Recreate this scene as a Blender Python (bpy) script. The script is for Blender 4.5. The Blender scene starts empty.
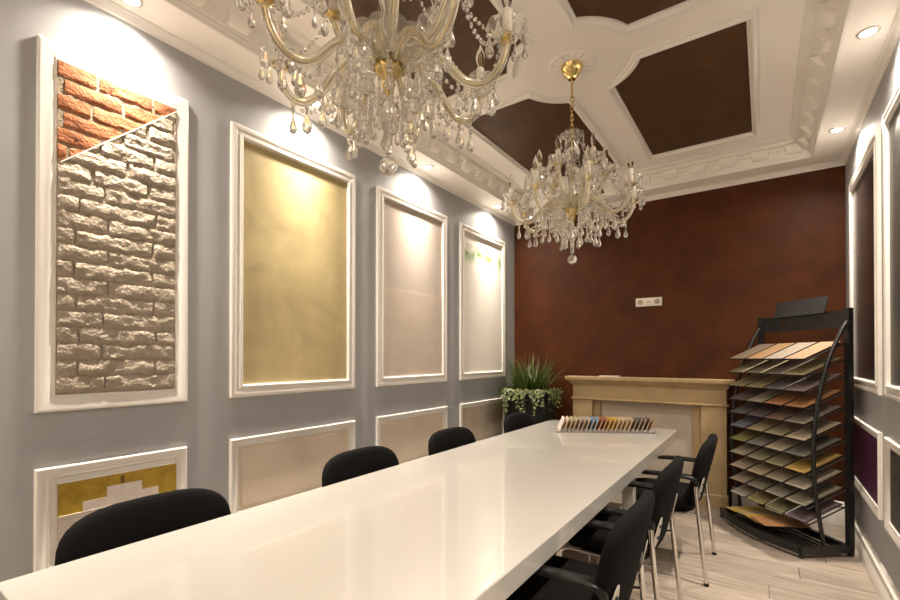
import bpy, bmesh, math, random
from mathutils import Vector, Matrix, noise
random.seed(7)
PI = math.pi
scene = bpy.context.scene
COL = scene.collection

# ------------------------------------------------------------------ camera
cam_d = bpy.data.cameras.new('camera')
cam = bpy.data.objects.new('camera', cam_d); COL.objects.link(cam)
cam.location = (0, 0, 1.391)
cam.rotation_euler = (PI/2 + .0068, 0, .609)
cam_d.sensor_width = 36; cam_d.lens = 18.03; cam_d.shift_y = .0599
cam_d.clip_start = .02
scene.camera = cam

# ------------------------------------------------------------------ world, exposure
w = bpy.data.worlds.new('world'); scene.world = w; w.use_nodes = True
w.node_tree.nodes['Background'].inputs[0].default_value = (1, .9, .8, 1)
w.node_tree.nodes['Background'].inputs[1].default_value = .02
vs = scene.view_settings
vs.view_transform = 'Standard'; vs.look = 'None'; vs.gamma = 1; vs.use_curve_mapping = False
vs.exposure = 1.17
scene.cycles.max_bounces = 14
scene.cycles.diffuse_bounces = 7
scene.cycles.glossy_bounces = 6
scene.cycles.transmission_bounces = 12
scene.cycles.transparent_max_bounces = 12
scene.cycles.sample_clamp_indirect = 4.0
SPOT_W = 200.0            # power of one recessed halogen
SPOT_COL = (1.0, .89, .755)
SPOT_ANGLE = 160
FRONT_FILL_W = 45.0           # unseen fill row, added to wash the white end wall behind the camera

# room dimensions (camera stands at x = 0, y = 0)
XL, XR, YB, YF = -2.477, .555, 4.915, -1.245
Z_CROWN, Z_SOFFIT, Z_TRAY = 2.977, 3.015, 3.158
TXL, TXR, TYB, TYF = -2.22, .326, 4.65, -.98      # soffit inner edge
XC = (TXL + TXR)/2
ROSES = (2.645, 1.027)

# ------------------------------------------------------------------ materials
def nt(name):
    m = bpy.data.materials.new(name); m.use_nodes = True
    return m, m.node_tree, m.node_tree.nodes['Principled BSDF']
def simple(name, col, rough=.5, metal=0, spec=.5, coat=0, bump=0, bscale=60, mottled=0, mscale=4, sheen=0, coords='Object'):
    m, t, b = nt(name)
    b.inputs['Base Color'].default_value = (*col, 1); b.inputs['Roughness'].default_value = rough
    b.inputs['Metallic'].default_value = metal; b.inputs['Specular IOR Level'].default_value = spec
    b.inputs['Coat Weight'].default_value = coat; b.inputs['Coat Roughness'].default_value = .01
    b.inputs['Sheen Weight'].default_value = sheen
    if bump or mottled:
        tc = t.nodes.new('ShaderNodeTexCoord')
    if mottled:
        n = t.nodes.new('ShaderNodeTexNoise'); n.inputs['Scale'].default_value = mscale; n.inputs['Detail'].default_value = 6
        n.inputs['Roughness'].default_value = .6; n.inputs['Distortion'].default_value = .6
        t.links.new(tc.outputs[coords], n.inputs['Vector'])
        r = t.nodes.new('ShaderNodeValToRGB')
        r.color_ramp.elements[0].position = .32; r.color_ramp.elements[1].position = .7
        r.color_ramp.elements[0].color = (*[c*(1-mottled) for c in col], 1)
        r.color_ramp.elements[1].color = (*[min(1, c*(1+mottled)) for c in col], 1)
        t.links.new(n.outputs['Fac'], r.inputs['Fac']); t.links.new(r.outputs['Color'], b.inputs['Base Color'])
    if bump:
        n2 = t.nodes.new('ShaderNodeTexNoise'); n2.inputs['Scale'].default_value = bscale; n2.inputs['Detail'].default_value = 5
        t.links.new(tc.outputs[coords], n2.inputs['Vector'])
        bp = t.nodes.new('ShaderNodeBump'); bp.inputs['Strength'].default_value = bump; bp.inputs['Distance'].default_value = .01
        t.links.new(n2.outputs['Fac'], bp.inputs['Height']); t.links.new(bp.outputs['Normal'], b.inputs['Normal'])
    return m
def glass(name, col=(1, .97, .92), rough=0.0, ior=1.5, body=0.0):
    m, t, b = nt(name)
    b.inputs['Base Color'].default_value = (*col, 1); b.inputs['Roughness'].default_value = rough
    b.inputs['Transmission Weight'].default_value = 1 - body; b.inputs['IOR'].default_value = ior
    return m
def emit(name, col, s):
    m, t, b = nt(name)
    b.inputs['Emission Color'].default_value = (*col, 1); b.inputs['Emission Strength'].default_value = s
    b.inputs['Base Color'].default_value = (*col, 1)
    return m

MT = {}
MT['wall'] = simple('grey_blue_paint', (.365, .362, .37), .6, bump=.04, bscale=90)
MT['brown'] = simple('rust_brown_plaster', (.068, .018, .0036), .55, spec=.2, mottled=.28, mscale=3.2, bump=.08, bscale=25)
MT['ceil'] = simple('ceiling_white', (.87, .82, .75), .6)
MT['trim'] = simple('trim_white', (.80, .76, .70), .35)
MT['plaster'] = simple('carved_plaster', (.80, .76, .69), .55, bump=.15, bscale=60)
MT['choc'] = simple('chocolate_ceiling_plaster', (.078, .037, .0135), .55, spec=.3, mottled=.25, mscale=5, bump=.08, bscale=20)
MT['gold'] = simple('gold_lime_plaster', (.46, .37, .19), .42, mottled=.17, mscale=3.2, spec=.5)
MT['beige'] = simple('beige_plaster', (.56, .47, .39), .5, mottled=.05, mscale=9, bump=.1, bscale=140)
MT['beige_s'] = simple('beige_smooth_plaster', (.50, .43, .37), .38, mottled=.05, mscale=4)
MT['cream_t'] = simple('cream_textured_plaster', (.80, .75, .67), .55, bump=.35, bscale=160)
MT['low_b'] = simple('low_beige_plaster', (.72, .61, .48), .55, mottled=.07, mscale=3)
MT['low_b2'] = simple('low_taupe_plaster', (.58, .49, .38), .45, mottled=.12, mscale=6)
MT['dark_p'] = simple('dark_glossy_plaster', (.035, .023, .02), .22, mottled=.5, mscale=6)
MT['dark_g'] = simple('dark_grey_plaster', (.05, .045, .038), .4, mottled=.3, mscale=14, bump=.2, bscale=60)
MT['purple'] = simple('purple_plaster', (.075, .014, .055), .4, mottled=.2, mscale=6)
MT['goldleaf'] = simple('gold_leaf', (.50, .33, .045), .38, metal=.35, mottled=.25, mscale=14)
MT['goldshade'] = simple('gold_groove_shade', (.16, .10, .02), .5)  # darkened gold leaf colour, paints the shade inside the groove
MT['silver_p'] = simple('pale_pearl_plaster', (.62, .54, .48), .4, mottled=.08, mscale=30)
MT['brick'] = simple('terracotta_brick', (.33, .125, .056), .9, spec=.2, mottled=.35, mscale=24, bump=.55, bscale=90)
MT['gbrick'] = simple('greige_painted_brick', (.38, .32, .25), .85, spec=.2, mottled=.08, mscale=30, bump=.8, bscale=75)
MT['mortar'] = simple('sandy_mortar', (.25, .20, .135), .95, mottled=.2, mscale=60, bump=.5, bscale=150)
MT['gmortar'] = simple('greige_mortar', (.33, .28, .215), .9, spec=.2, bump=.8, bscale=90)
MT['table'] = simple('cream_gloss_lacquer', (.475, .445, .405), .30, coat=.85, spec=.5)
MT['black_f'] = simple('black_fabric', (.0045, .004, .004), .9, spec=.12, bump=.2, bscale=400)
MT['black_p'] = simple('black_plastic', (.007, .0065, .0065), .34, spec=.4)
MT['black_m'] = simple('black_powder_metal', (.012, .011, .011), .45)
MT['chrome'] = simple('chrome', (.75, .72, .68), .12, metal=1)
MT['plate'] = simple('bracket_metal', (.62, .57, .5), .35, metal=.3)
MT['stone'] = simple('sandstone', (.42, .30, .155), .6, mottled=.13, mscale=7, bump=.06, bscale=40)
MT['hearth'] = simple('hearth_board', (.50, .43, .35), .7)
MT['white'] = simple('white_plastic', (.72, .66, .57), .4)
MT['paper'] = simple('white_paper', (.8, .76, .7), .6)
MT['hole'] = simple('dark_hole', (.02, .016, .012), .6)
MT['brass'] = simple('polished_brass', (.74, .57, .23), .16, metal=1)
MT['goldcore'] = simple('gold_arm_core', (.82, .70, .38), .25, metal=1)
MT['glass'] = glass('crystal', (1, .975, .92), body=.16)
MT['armglass'] = glass('arm_glass', (1, .955, .84), 0, 1.42, body=.20)
MT['frost'] = simple('frosted_sleeve', (.80, .74, .64), .35)
MT['acrylic'] = glass('clear_acrylic', (1, .985, .96), 0, 1.25, body=.12)
MT['bulb'] = glass('bulb_glass', (1, .98, .95), 0, 1.15)
MT['pot'] = simple('charcoal_planter', (.007, .0065, .0065), .65, spec=.3)
MT['soil'] = simple('soil', (.03, .02, .012), .95, bump=.5, bscale=60)
MT['lens'] = emit('halogen_lens', (1, .93, .82), 26)
MT['ring'] = simple('downlight_ring', (.62, .55, .47), .3, metal=.4)
def leafmat(name, a, b_):
    m, t, b = nt(name)
    tc = t.nodes.new('ShaderNodeNewGeometry')
    r = t.nodes.new('ShaderNodeValToRGB'); r.color_ramp.elements[0].color = (*a, 1); r.color_ramp.elements[1].color = (*b_, 1)
    t.links.new(tc.outputs['Random Per Island'], r.inputs['Fac']); t.links.new(r.outputs['Color'], b.inputs['Base Color'])
    b.inputs['Roughness'].default_value = .45; b.inputs['Subsurface Weight'].default_value = 0
    return m
MT['grass'] = leafmat('grass_blades', (.008, .022, .003), (.09, .135, .018))
MT['ivy'] = leafmat('ivy_leaves', (.025, .055, .010), (.30, .33, .13))
def plankmat():
    m, t, b = nt('greige_oak_laminate')
    tc = t.nodes.new('ShaderNodeTexCoord'); oi = t.nodes.new('ShaderNodeObjectInfo')
    add = t.nodes.new('ShaderNodeVectorMath'); add.operation = 'ADD'
    mul = t.nodes.new('ShaderNodeVectorMath'); mul.operation = 'SCALE'; mul.inputs['Scale'].default_value = 37
    comb = t.nodes.new('ShaderNodeCombineXYZ')
    for k in range(3): t.links.new(oi.outputs['Random'], comb.inputs[k])
    t.links.new(comb.outputs[0], mul.inputs[0]); t.links.new(tc.outputs['Object'], add.inputs[0]); t.links.new(mul.outputs[0], add.inputs[1])
    mp = t.nodes.new('ShaderNodeMapping'); mp.inputs['Scale'].default_value = (2.2, 26, 1)
    t.links.new(add.outputs[0], mp.inputs['Vector'])
    n = t.nodes.new('ShaderNodeTexNoise'); n.inputs['Scale'].default_value = 1.4; n.inputs['Detail'].default_value = 8; n.inputs['Distortion'].default_value = .8
    t.links.new(mp.outputs[0], n.inputs['Vector'])
    r = t.nodes.new('ShaderNodeValToRGB'); r.color_ramp.elements[0].position = .3; r.color_ramp.elements[1].position = .72
    r.color_ramp.elements[0].color = (.20, .160, .125, 1); r.color_ramp.elements[1].color = (.36, .30, .245, 1)
    t.links.new(n.outputs['Fac'], r.inputs['Fac'])
    hs = t.nodes.new('ShaderNodeHueSaturation')
    mr = t.nodes.new('ShaderNodeMapRange'); mr.inputs['To Min'].default_value = .88; mr.inputs['To Max'].default_value = 1.12
    t.links.new(oi.outputs['Random'], mr.inputs['Value']); t.links.new(mr.outputs[0], hs.inputs['Value'])
    t.links.new(r.outputs['Color'], hs.inputs['Color']); t.links.new(hs.outputs['Color'], b.inputs['Base Color'])
    b.inputs['Roughness'].default_value = .42
    return m
MT['plank'] = plankmat()
def greenwash():
    # cream textured plaster with a band of thin green glaze left on its upper part
    m, t, b = nt('cream_plaster_green_glaze')
    tc = t.nodes.new('ShaderNodeTexCoord'); sx = t.nodes.new('ShaderNodeSeparateXYZ'); t.links.new(tc.outputs['Object'], sx.inputs[0])
    n = t.nodes.new('ShaderNodeTexNoise'); n.inputs['Scale'].default_value = 7; n.inputs['Detail'].default_value = 6
    t.links.new(tc.outputs['Object'], n.inputs['Vector'])
    # band around z = .62 of the panel height
    d = t.nodes.new('ShaderNodeMath'); d.operation = 'SUBTRACT'; d.inputs[1].default_value = 1.30; t.links.new(sx.outputs['Z'], d.inputs[0])
    a = t.nodes.new('ShaderNodeMath'); a.operation = 'ABSOLUTE'; t.links.new(d.outputs[0], a.inputs[0])
    mr = t.nodes.new('ShaderNodeMapRange'); mr.inputs['From Min'].default_value = .0; mr.inputs['From Max'].default_value = .12; mr.inputs['To Min'].default_value = 1; mr.inputs['To Max'].default_value = 0
    t.links.new(a.outputs[0], mr.inputs['Value'])
    mr2 = t.nodes.new('ShaderNodeMapRange'); mr2.inputs['From Min'].default_value = .38; mr2.inputs['From Max'].default_value = .56
    t.links.new(n.outputs['Fac'], mr2.inputs['Value'])
    mu = t.nodes.new('ShaderNodeMath'); mu.operation = 'MULTIPLY'; t.links.new(mr.outputs[0], mu.inputs[0]); t.links.new(mr2.outputs[0], mu.inputs[1])
    mx = t.nodes.new('ShaderNodeMix'); mx.data_type = 'RGBA'
    mx.inputs['A'].default_value = (.80, .75, .68, 1); mx.inputs['B'].default_value = (.14, .30, .03, 1)
    t.links.new(mu.outputs[0], mx.inputs['Factor']); t.links.new(mx.outputs['Result'], b.inputs['Base Color'])
    n2 = t.nodes.new('ShaderNodeTexNoise'); n2.inputs['Scale'].default_value = 160; t.links.new(tc.outputs['Object'], n2.inputs['Vector'])
    bp = t.nodes.new('ShaderNodeBump'); bp.inputs['Strength'].default_value = .3; bp.inputs['Distance'].default_value = .01
    t.links.new(n2.outputs['Fac'], bp.inputs['Height']); t.links.new(bp.outputs['Normal'], b.inputs['Normal'])
    b.inputs['Roughness'].default_value = .5
    return m
MT['green'] = greenwash()
_sw = {}
def swatch(col, rough=.55):
    k = tuple(round(c, 3) for c in col)
    if k not in _sw:
        _sw[k] = simple('sample_paint', k, rough, mottled=.08, mscale=12)
    return _sw[k]

# ------------------------------------------------------------------ mesh helpers
class MB:
    def __init__(s): s.v = []; s.f = []
    def add(s, vs, fs):
        o = len(s.v); s.v += [tuple(p) for p in vs]; s.f += [tuple(i+o for i in f) for f in fs]; return s
    def box(s, x0, x1, y0, y1, z0, z1, M=None):
        p = [Vector(q) for q in ((x0,y0,z0),(x1,y0,z0),(x1,y1,z0),(x0,y1,z0),(x0,y0,z1),(x1,y0,z1),(x1,y1,z1),(x0,y1,z1))]
        if M: p = [M @ q for q in p]
        return s.add(p, [(3,2,1,0),(4,5,6,7),(0,1,5,4),(1,2,6,5),(2,3,7,6),(3,0,4,7)])
    def loft(s, loops, caps=True, closed=False):
        n = len(loops[0]); v = [p for l in loops for p in l]; f = []
        for k in range(len(loops) - (0 if closed else 1)):
            a = k*n; b = ((k+1) % len(loops))*n
            for i in range(n):
                j = (i+1) % n; f.append((a+i, a+j, b+j, b+i))
        if caps and not closed:
            f.append(tuple(range(n-1, -1, -1))); f.append(tuple((len(loops)-1)*n+i for i in range(n)))
        return s.add(v, f)
    def lathe(s, prof, n=16, c=(0,0,0), M=None, caps=True):
        loops = []
        for r, z in prof:
            l = [Vector((r*math.cos(2*PI*i/n), r*math.sin(2*PI*i/n), z)) + Vector(c) for i in range(n)]
            if M: l = [M @ p for p in l]
            loops.append(l)
        return s.loft(loops, caps)
    def tube(s, path, r, n=8, caps=True, closed=False):
        path = [Vector(p) for p in path]; loops = []; N = len(path)
        rr = r if isinstance(r, (list, tuple)) else [r]*N
        up = None
        for i, p in enumerate(path):
            if closed: t = path[(i+1) % N] - path[i-1]
            else: t = path[min(i+1, N-1)] - path[max(i-1, 0)]
            t.normalize()
            if up is None:
                up = Vector((0,0,1)) if abs(t.z) < .9 else Vector((1,0,0))
            side = t.cross(up).normalized(); up = side.cross(t).normalized()
            loops.append([p + rr[i]*(side*math.cos(2*PI*k/n) + up*math.sin(2*PI*k/n)) for k in range(n)])
        return s.loft(loops, caps, closed)
    def mesh(s, name, mat, smooth=None):
        me = bpy.data.meshes.new(name); me.from_pydata(s.v, [], s.f)
        bm = bmesh.new(); bm.from_mesh(me); bmesh.ops.recalc_face_normals(bm, faces=bm.faces); bm.to_mesh(me); bm.free()
        me.materials.append(MT[mat] if isinstance(mat, str) else mat)
        if smooth is not None:
            me.polygons.foreach_set('use_smooth', [True]*len(me.polygons)); me.set_sharp_from_angle(angle=math.radians(smooth))
        me.update(); return me
    def build(s, name, mat, parent=None, smooth=None, loc=None):
        return link(name, s.mesh(name, mat, smooth), parent, loc)
def link(name, me, parent=None, loc=None, rz=0):
    o = bpy.data.objects.new(name, me); COL.objects.link(o); o.parent = parent
    if loc is not None: o.location = loc
    if rz: o.rotation_euler.z = rz
    return o
def empty(name, loc=(0,0,0), rz=0):
    o = bpy.data.objects.new(name, None); COL.objects.link(o); o.location = loc; o.rotation_euler.z = rz
    o.empty_display_size = .05
    return o
def tag(o, label, cat, group=None, kind=None):
    o['label'] = label; o['category'] = cat
    if group: o['group'] = group
    if kind: o['kind'] = kind
    return o
def copy_tree(o, parent=None):
    c = o.copy(); COL.objects.link(c)
    if parent is not None: c.parent = parent
    for ch in list(o.children): copy_tree(ch, c)
    return c
def catmull(pts, n=6):
    P = [Vector(p) for p in pts]; P = [2*P[0]-P[1]] + P + [2*P[-1]-P[-2]]; out = []
    for i in range(1, len(P)-2):
        for k in range(n):
            t = k/n; a, b, c, d = P[i-1], P[i], P[i+1], P[i+2]
            out.append(.5*((2*b) + (c-a)*t + (2*a-5*b+4*c-d)*t*t + (3*b-a-3*c+d)*t**3))
    out.append(P[-2]); return out
def bevel_box(x0, x1, y0, y1, z0, z1, r, seg=2):
    bm = bmesh.new(); bmesh.ops.create_cube(bm, size=1)
    for v in bm.verts:
        v.co = Vector((x0 if v.co.x < 0 else x1, y0 if v.co.y < 0 else y1, z0 if v.co.z < 0 else z1))
    bmesh.ops.bevel(bm, geom=bm.edges[:], offset=r, segments=seg, affect='EDGES', profile=.5)
    m = MB(); bm.verts.index_update()
    m.add([v.co.copy() for v in bm.verts], [[v.index for v in f.verts] for f in bm.faces]); bm.free(); return m
def rect_loops(x0, x1, y0, y1, prof):
    """closed rectangle in the xy plane swept with a profile of (inset, z)"""
    return [[Vector((x0+d, y0+d, z)), Vector((x1-d, y0+d, z)), Vector((x1-d, y1-d, z)), Vector((x0+d, y1-d, z))] for d, z in prof]

# ------------------------------------------------------------------ the room
def struct(o, label, cat): return tag(o, label, cat, kind='structure')

# floor with planks running across the room
fl = MB().box(XL, XR, YF, YB, -.06, -.012).build('floor', 'hole'); struct(fl, 'floor of greige oak laminate planks', 'floor')
PW, PL = .193, 1.28
row = 0; y = YF
while y < YB - .001:
    y1 = min(y + PW, YB); x = XL - (row*.437 % 1)*PL
    while x < XR:
        a, b = max(x, XL), min(x+PL, XR)
        if b - a > .02:
            g = .0012
            m = MB(); m.loft(rect_loops(a+g-(a+b)/2, b-g-(a+b)/2, g-(y1-y)/2, y1-y-g-(y1-y)/2, [(0, -.012), (0, -.0015), (.0015, 0)]))
            m.build('plank', 'plank', fl, loc=((a+b)/2, (y+y1)/2, 0))
        x += PL
    y = y1; row += 1

T = .12
struct(MB().box(XL-T, XL, YF-T, YB+T, -.06, 3.3).build('wall_left', 'wall'), 'grey-blue painted long wall carrying four tall framed samples', 'wall')
struct(MB().box(XR, XR+T, YF-T, YB+T, -.06, 3.3).build('wall_right', 'wall'), 'grey painted wall behind the black sample rack', 'wall')
struct(MB().box(XL, XR, YB, YB+T, -.06, 3.3).build('wall_back', 'brown'), 'rust brown plastered end wall behind the stone mantel', 'wall')
struct(MB().box(XL, XR, YF-T, YF, -.06, 3.3).build('wall_front', 'ceil'), 'unseen end wall behind the camera, painted white to bounce light', 'wall')  # out of view; white chosen to bounce fill light into the room

# ceiling: perimeter soffit with a raised tray
cm = MB()
cm.loft([[Vector(p) for p in ((XL,YF,Z_SOFFIT),(XR,YF,Z_SOFFIT),(XR,YB,Z_SOFFIT),(XL,YB,Z_SOFFIT))],
         [Vector(p) for p in ((TXL,TYF,Z_SOFFIT),(TXR,TYF,Z_SOFFIT),(TXR,TYB,Z_SOFFIT),(TXL,TYB,Z_SOFFIT))],
         [Vector(p) for p in ((TXL,TYF,Z_TRAY),(TXR,TYF,Z_TRAY),(TXR,TYB,Z_TRAY),(TXL,TYB,Z_TRAY))]], caps=False)
cm.add([(TXL,TYF,Z_TRAY),(TXR,TYF,Z_TRAY),(TXR,TYB,Z_TRAY),(TXL,TYB,Z_TRAY)], [(0,1,2,3)])
ZT = 3.3
cm.loft([[Vector(p) for p in ((XL,YF,Z_SOFFIT),(XR,YF,Z_SOFFIT),(XR,YB,Z_SOFFIT),(XL,YB,Z_SOFFIT))],
         [Vector(p) for p in ((XL,YF,ZT),(XR,YF,ZT),(XR,YB,ZT),(XL,YB,ZT))]], caps=False)
cm.add([(XL,YF,ZT),(XR,YF,ZT),(XR,YB,ZT),(XL,YB,ZT)], [(0,1,2,3)])
ceil = cm.build('ceiling', 'ceil'); struct(ceil, 'white tray ceiling with brown inset panels and lower perimeter soffit', 'ceiling')

# crown moulding between wall and soffit
prof = [(0, Z_CROWN), (.006, Z_CROWN), (.008, Z_CROWN+.008), (.014, Z_CROWN+.012), (.022, Z_CROWN+.022), (.03, Z_CROWN+.028), (.034, Z_CROWN+.031), (.04, Z_CROWN+.033), (.04, Z_SOFFIT)]
struct(MB().loft(rect_loops(XL, XR, YF, YB, prof), caps=False).build('trim_1', 'trim', smooth=40), 'narrow white crown moulding along the wall tops', 'moulding')
# carved tray cornice
s0, s1 = Z_SOFFIT, Z_TRAY
prof = [(-.012, s0), (-.012, s0-.008), (.0, s0-.010), (.006, s0-.004), (.010, s0+.006), (.018, s0+.010), (.022, s0+.022), (.030, s0+.026), (.034, s0+.034),
        (.060, s0+.090), (.068, s0+.096), (.080, s0+.098), (.094, s0+.108), (.106, s0+.124), (.122, s0+.128), (.130, s0+.134), (.152, s0+.136), (.155, s1)]
corn = MB().loft(rect_loops(TXL, TXR, TYF, TYB, prof), caps=False).build('trim_2', 'plaster', smooth=35)
struct(corn, 'carved white plaster cornice stepping up into the tray', 'cornice')
# carved blocks on the sloped band; local x runs along the wall, +y into the room
bm_ = MB()
bm_.loft([[Vector((-w_, y_-.004, z_)), Vector((w_, y_-.004, z_)), Vector((w_, y_+d_, z_)), Vector((-w_, y_+d_, z_))] for w_, y_, d_, z_ in
          ((.034, .030, .006, .030), (.056, .034, .022, .036), (.060, .044, .036, .058), (.066, .054, .044, .080), (.066, .060, .044, .094))])
block_me = bm_.mesh('block', 'plaster', 35)
rb = MB()
for k in range(5):
    rb.lathe([(0.001, -.007), (.006, -.004), (.0075, 0), (.006, .004), (.001, .007)], 6, (-.056+k*.028, .052, .07), caps=False)
bead_me = rb.mesh('bead_row', 'plaster', 60)
def blocks(p0, p1, rz, n):
    for k in range(n):
        t = (k+.5)/n
        link('block', block_me, corn, (p0[0]+(p1[0]-p0[0])*t, p0[1]+(p1[1]-p0[1])*t, s0), rz)
        if k < n-1:
            t = (k+1)/n
            link('bead_row', bead_me, corn, (p0[0]+(p1[0]-p0[0])*t, p0[1]+(p1[1]-p0[1])*t, s0), rz)
blocks((TXR, TYB), (TXL, TYB), PI, 11)
blocks((TXR, TYF), (TXR, TYB), PI/2, 24)
blocks((TXL, TYB), (TXL, TYF), -PI/2, 24)
blocks((TXL, TYF), (TXR, TYF), 0, 11)

# brown ceiling panels, notched by a circle around each chandelier
HG, HW, RAD = .155, .876, .39
def panel_outline(y0, y1, side, arc0, arc1):
    """y0<y1; the inner side (towards XC) has arcs at y0 / y1 ends"""
    xi, xo = HG, HW
    pts = []
    def arc(yc, sgn, first):
        # circle centred on the rose (0,yc); panel lies on the sgn side in y
        a0 = math.acos(HG/RAD); a1 = math.asin(HG/RAD)
        seq = [(RAD*math.cos(a0+(a1-a0)*k/8), yc+sgn*RAD*math.sin(a0+(a1-a0)*k/8)) for k in range(9)]
        return seq if first else seq[::-1]
    if arc1 is not None: pts += arc(arc1, -1, True)       # from inner side round to the y1 edge
    else: pts += [(xi, y1)]
    pts += [(xo, y1), (xo, y0)]
    if arc0 is not None: pts += arc(arc0, 1, False)
    else: pts += [(xi, y0)]
    return [Vector((XC + side*x, yy, 0)) for x, yy in pts]
def offset_poly(P, d):
    n = len(P); out = []
    area = sum(P[i].x*P[(i+1)%n].y - P[(i+1)%n].x*P[i].y for i in range(n))
    sg = 1 if area > 0 else -1
    for i in range(n):
        e0 = (P[i]-P[i-1]).normalized(); e1 = (P[(i+1)%n]-P[i]).normalized()
        n0 = Vector((e0.y, -e0.x, 0))*sg; n1 = Vector((e1.y, -e1.x, 0))*sg
        b = (n0+n1); b.normalize(); c = max(.35, b.dot(n0))
        out.append(P[i] + b*(d/c))
    return out
r2, r1 = ROSES
rows = [(r2+HG, 4.235, r2, None), (r1+HG, r2-HG, r1, r2), (-.58, r1-HG, None, r1)]
for (y0, y1, a0, a1) in rows:
    for side in (1, -1):
        P = panel_outline(y0, y1, side, a0, a1)
        c = sum(P, Vector())/len(P)
        Q = [p-c for p in P]
        f = MB(); f.loft([[p+Vector((0,0,-.002)) for p in Q], [p+Vector((0,0,.004)) for p in Q]])
        po = f.build('ceiling_panel', 'choc', ceil, loc=(c.x, c.y, Z_TRAY))
        prof = [(.054, .002), (.052, -.014), (.044, -.016), (.040, -.026), (.032, -.031), (.022, -.030), (.016, -.022), (.013, -.014), (.0, -.012), (.0, .002)]
        MB().loft([[p+Vector((0,0,z)) for p in offset_poly(Q, d)] for d, z in prof], caps=False).build('moulding', 'trim', po, smooth=30)
# ceiling roses
for ry in ROSES:
    m = MB(); m.lathe([(.0, .002), (.135, .002), (.14, -.006), (.132, -.014), (.12, -.010), (.05, -.016), (.0, -.02)], 40, caps=False)
    ro = m.build('ceiling_rose', 'ceil', ceil, smooth=40, loc=(XC, ry, Z_TRAY))
    for k in range(16):
        a = 2*PI*k/16
        M = Matrix.Rotation(a, 4, 'Z') @ Matrix.Translation((.092, 0, -.012)) @ Matrix.Diagonal((.036, .013, .010, 1))
        p = MB(); p.lathe([(.02, -1), (.6, -.75), (1, 0), (.6, .75), (.02, 1)], 8, M=M @ Matrix.Rotation(0, 4, 'Z'))
        p.build('petal', 'ceil', ro, smooth=60)

# baseboards
def base_prof(m, p0, p1, nrm, name, label):
    d = Vector(p1)-Vector(p0); n_ = Vector(nrm)
    pr = [(0, 0), (.018, 0), (.018, .135), (.014, .142), (.014, .150), (.020, .154), (.020, .166), (.012, .178), (.006, .19), (0, .195)]
    loops = [[Vector(p) + n_*a + Vector((0,0,z)) for a, z in pr] for p in (p0, p1)]
    o = MB().loft(loops).build(name, 'trim', smooth=30); struct(o, label, 'baseboard')
base_prof(None, (XL, YF, 0), (XL, YB, 0), (1,0,0), 'baseboard_left', 'white skirting board at the foot of the long grey wall')
base_prof(None, (XR, YF, 0), (XR, YB, 0), (-1,0,0), 'baseboard_right', 'white skirting board running past the black rack')
base_prof(None, (XL+.02, YB, 0), (-1.75, YB, 0), (0,-1,0), 'baseboard_back', 'white skirting board behind the plant')
base_prof(None, (-.25, YB, 0), (XR-.02, YB, 0), (0,-1,0), 'baseboard_back', 'white skirting board between mantel and right corner')

# ------------------------------------------------------------------ recessed downlights
BEAM = ((.0, 0), (.26, 0), (.45, .04), (.60, .075), (.72, .105), (.82, .17), (.90, .31), (.95, .50), (.98, .78), (1.0, 1))
def beam_profile(ld):
    # reflector lamp: bright core and soft spill, as a function of the angle to the lamp axis
    ld.use_nodes = True; t = ld.node_tree; em = t.nodes['Emission']
    tc = t.nodes.new('ShaderNodeTexCoord'); sp = t.nodes.new('ShaderNodeSeparateXYZ'); ab = t.nodes.new('ShaderNodeMath'); ab.operation = 'ABSOLUTE'
    rp = t.nodes.new('ShaderNodeValToRGB'); el = rp.color_ramp.elements
    rp.color_ramp.interpolation = 'LINEAR'
    el[0].position = 0; el[0].color = (0, 0, 0, 1); el[1].position = 1; el[1].color = (1, 1, 1, 1)
    for p, v in BEAM[1:-1]:
        k = el.new(p); k.color = (v, v, v, 1)
    t.links.new(tc.outputs['Normal'], sp.inputs[0]); t.links.new(sp.outputs['Z'], ab.inputs[0]); t.links.new(ab.outputs[0], rp.inputs['Fac'])
    t.links.new(rp.outputs['Color'], em.inputs['Strength'])
def downlight(x, y, label, power=SPOT_W, angle=SPOT_ANGLE, tilt=None):
    e = empty('downlight', (x, y, Z_SOFFIT))
    MB().lathe([(.032, .0), (.032, -.004), (.036, -.007), (.044, -.006), (.047, -.002), (.047, .001)], 28, caps=False).build('trim_ring', 'ring', e, smooth=50)
    MB().lathe([(.0005, -.0025), (.032, -.0025), (.032, .001), (.0005, .001)], 24, caps=False).build('lens', 'lens', e)
    ld = bpy.data.lights.new('halogen', 'SPOT'); ld.energy = power; ld.color = SPOT_COL; ld.spot_size = math.radians(angle); ld.spot_blend = .15
    ld.shadow_soft_size = .028
    beam_profile(ld)
    l = bpy.data.objects.new('halogen_lamp', ld); COL.objects.link(l); l.parent = e; l.location = (0, 0, -.012); l.rotation_euler = tilt if tilt else (0, math.radians(-3 if x < XC else 8), 0)
    tag(e, label, 'downlight', 'recessed halogen downlights')
LX, RX = -2.352, .432
for y, t in ((.84, 'recessed downlight above the brick sample panel'), (1.86, 'recessed downlight above the gold plaster panel'),
             (3.035, 'recessed downlight above the two-tone beige panel'), (4.27, 'recessed downlight above the green-marked cream panel'),
             (-.3, 'added unseen fill downlight in left soffit nearest the end wall behind the camera')):  # this last one is unseen, added to raise the ambient light
    downlight(LX, y, t)
for y, t in ((4.21, 'recessed downlight in right soffit nearest the brown wall'), (3.035, 'recessed downlight in right soffit, second from the brown wall'),
             (1.86, 'added unseen fill downlight in right soffit, third from the brown wall'), (.7, 'added unseen fill downlight in right soffit, fourth from the brown wall')):  # third and fourth lie out of view, added for more ambient light
    downlight(RX, y, t)
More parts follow.
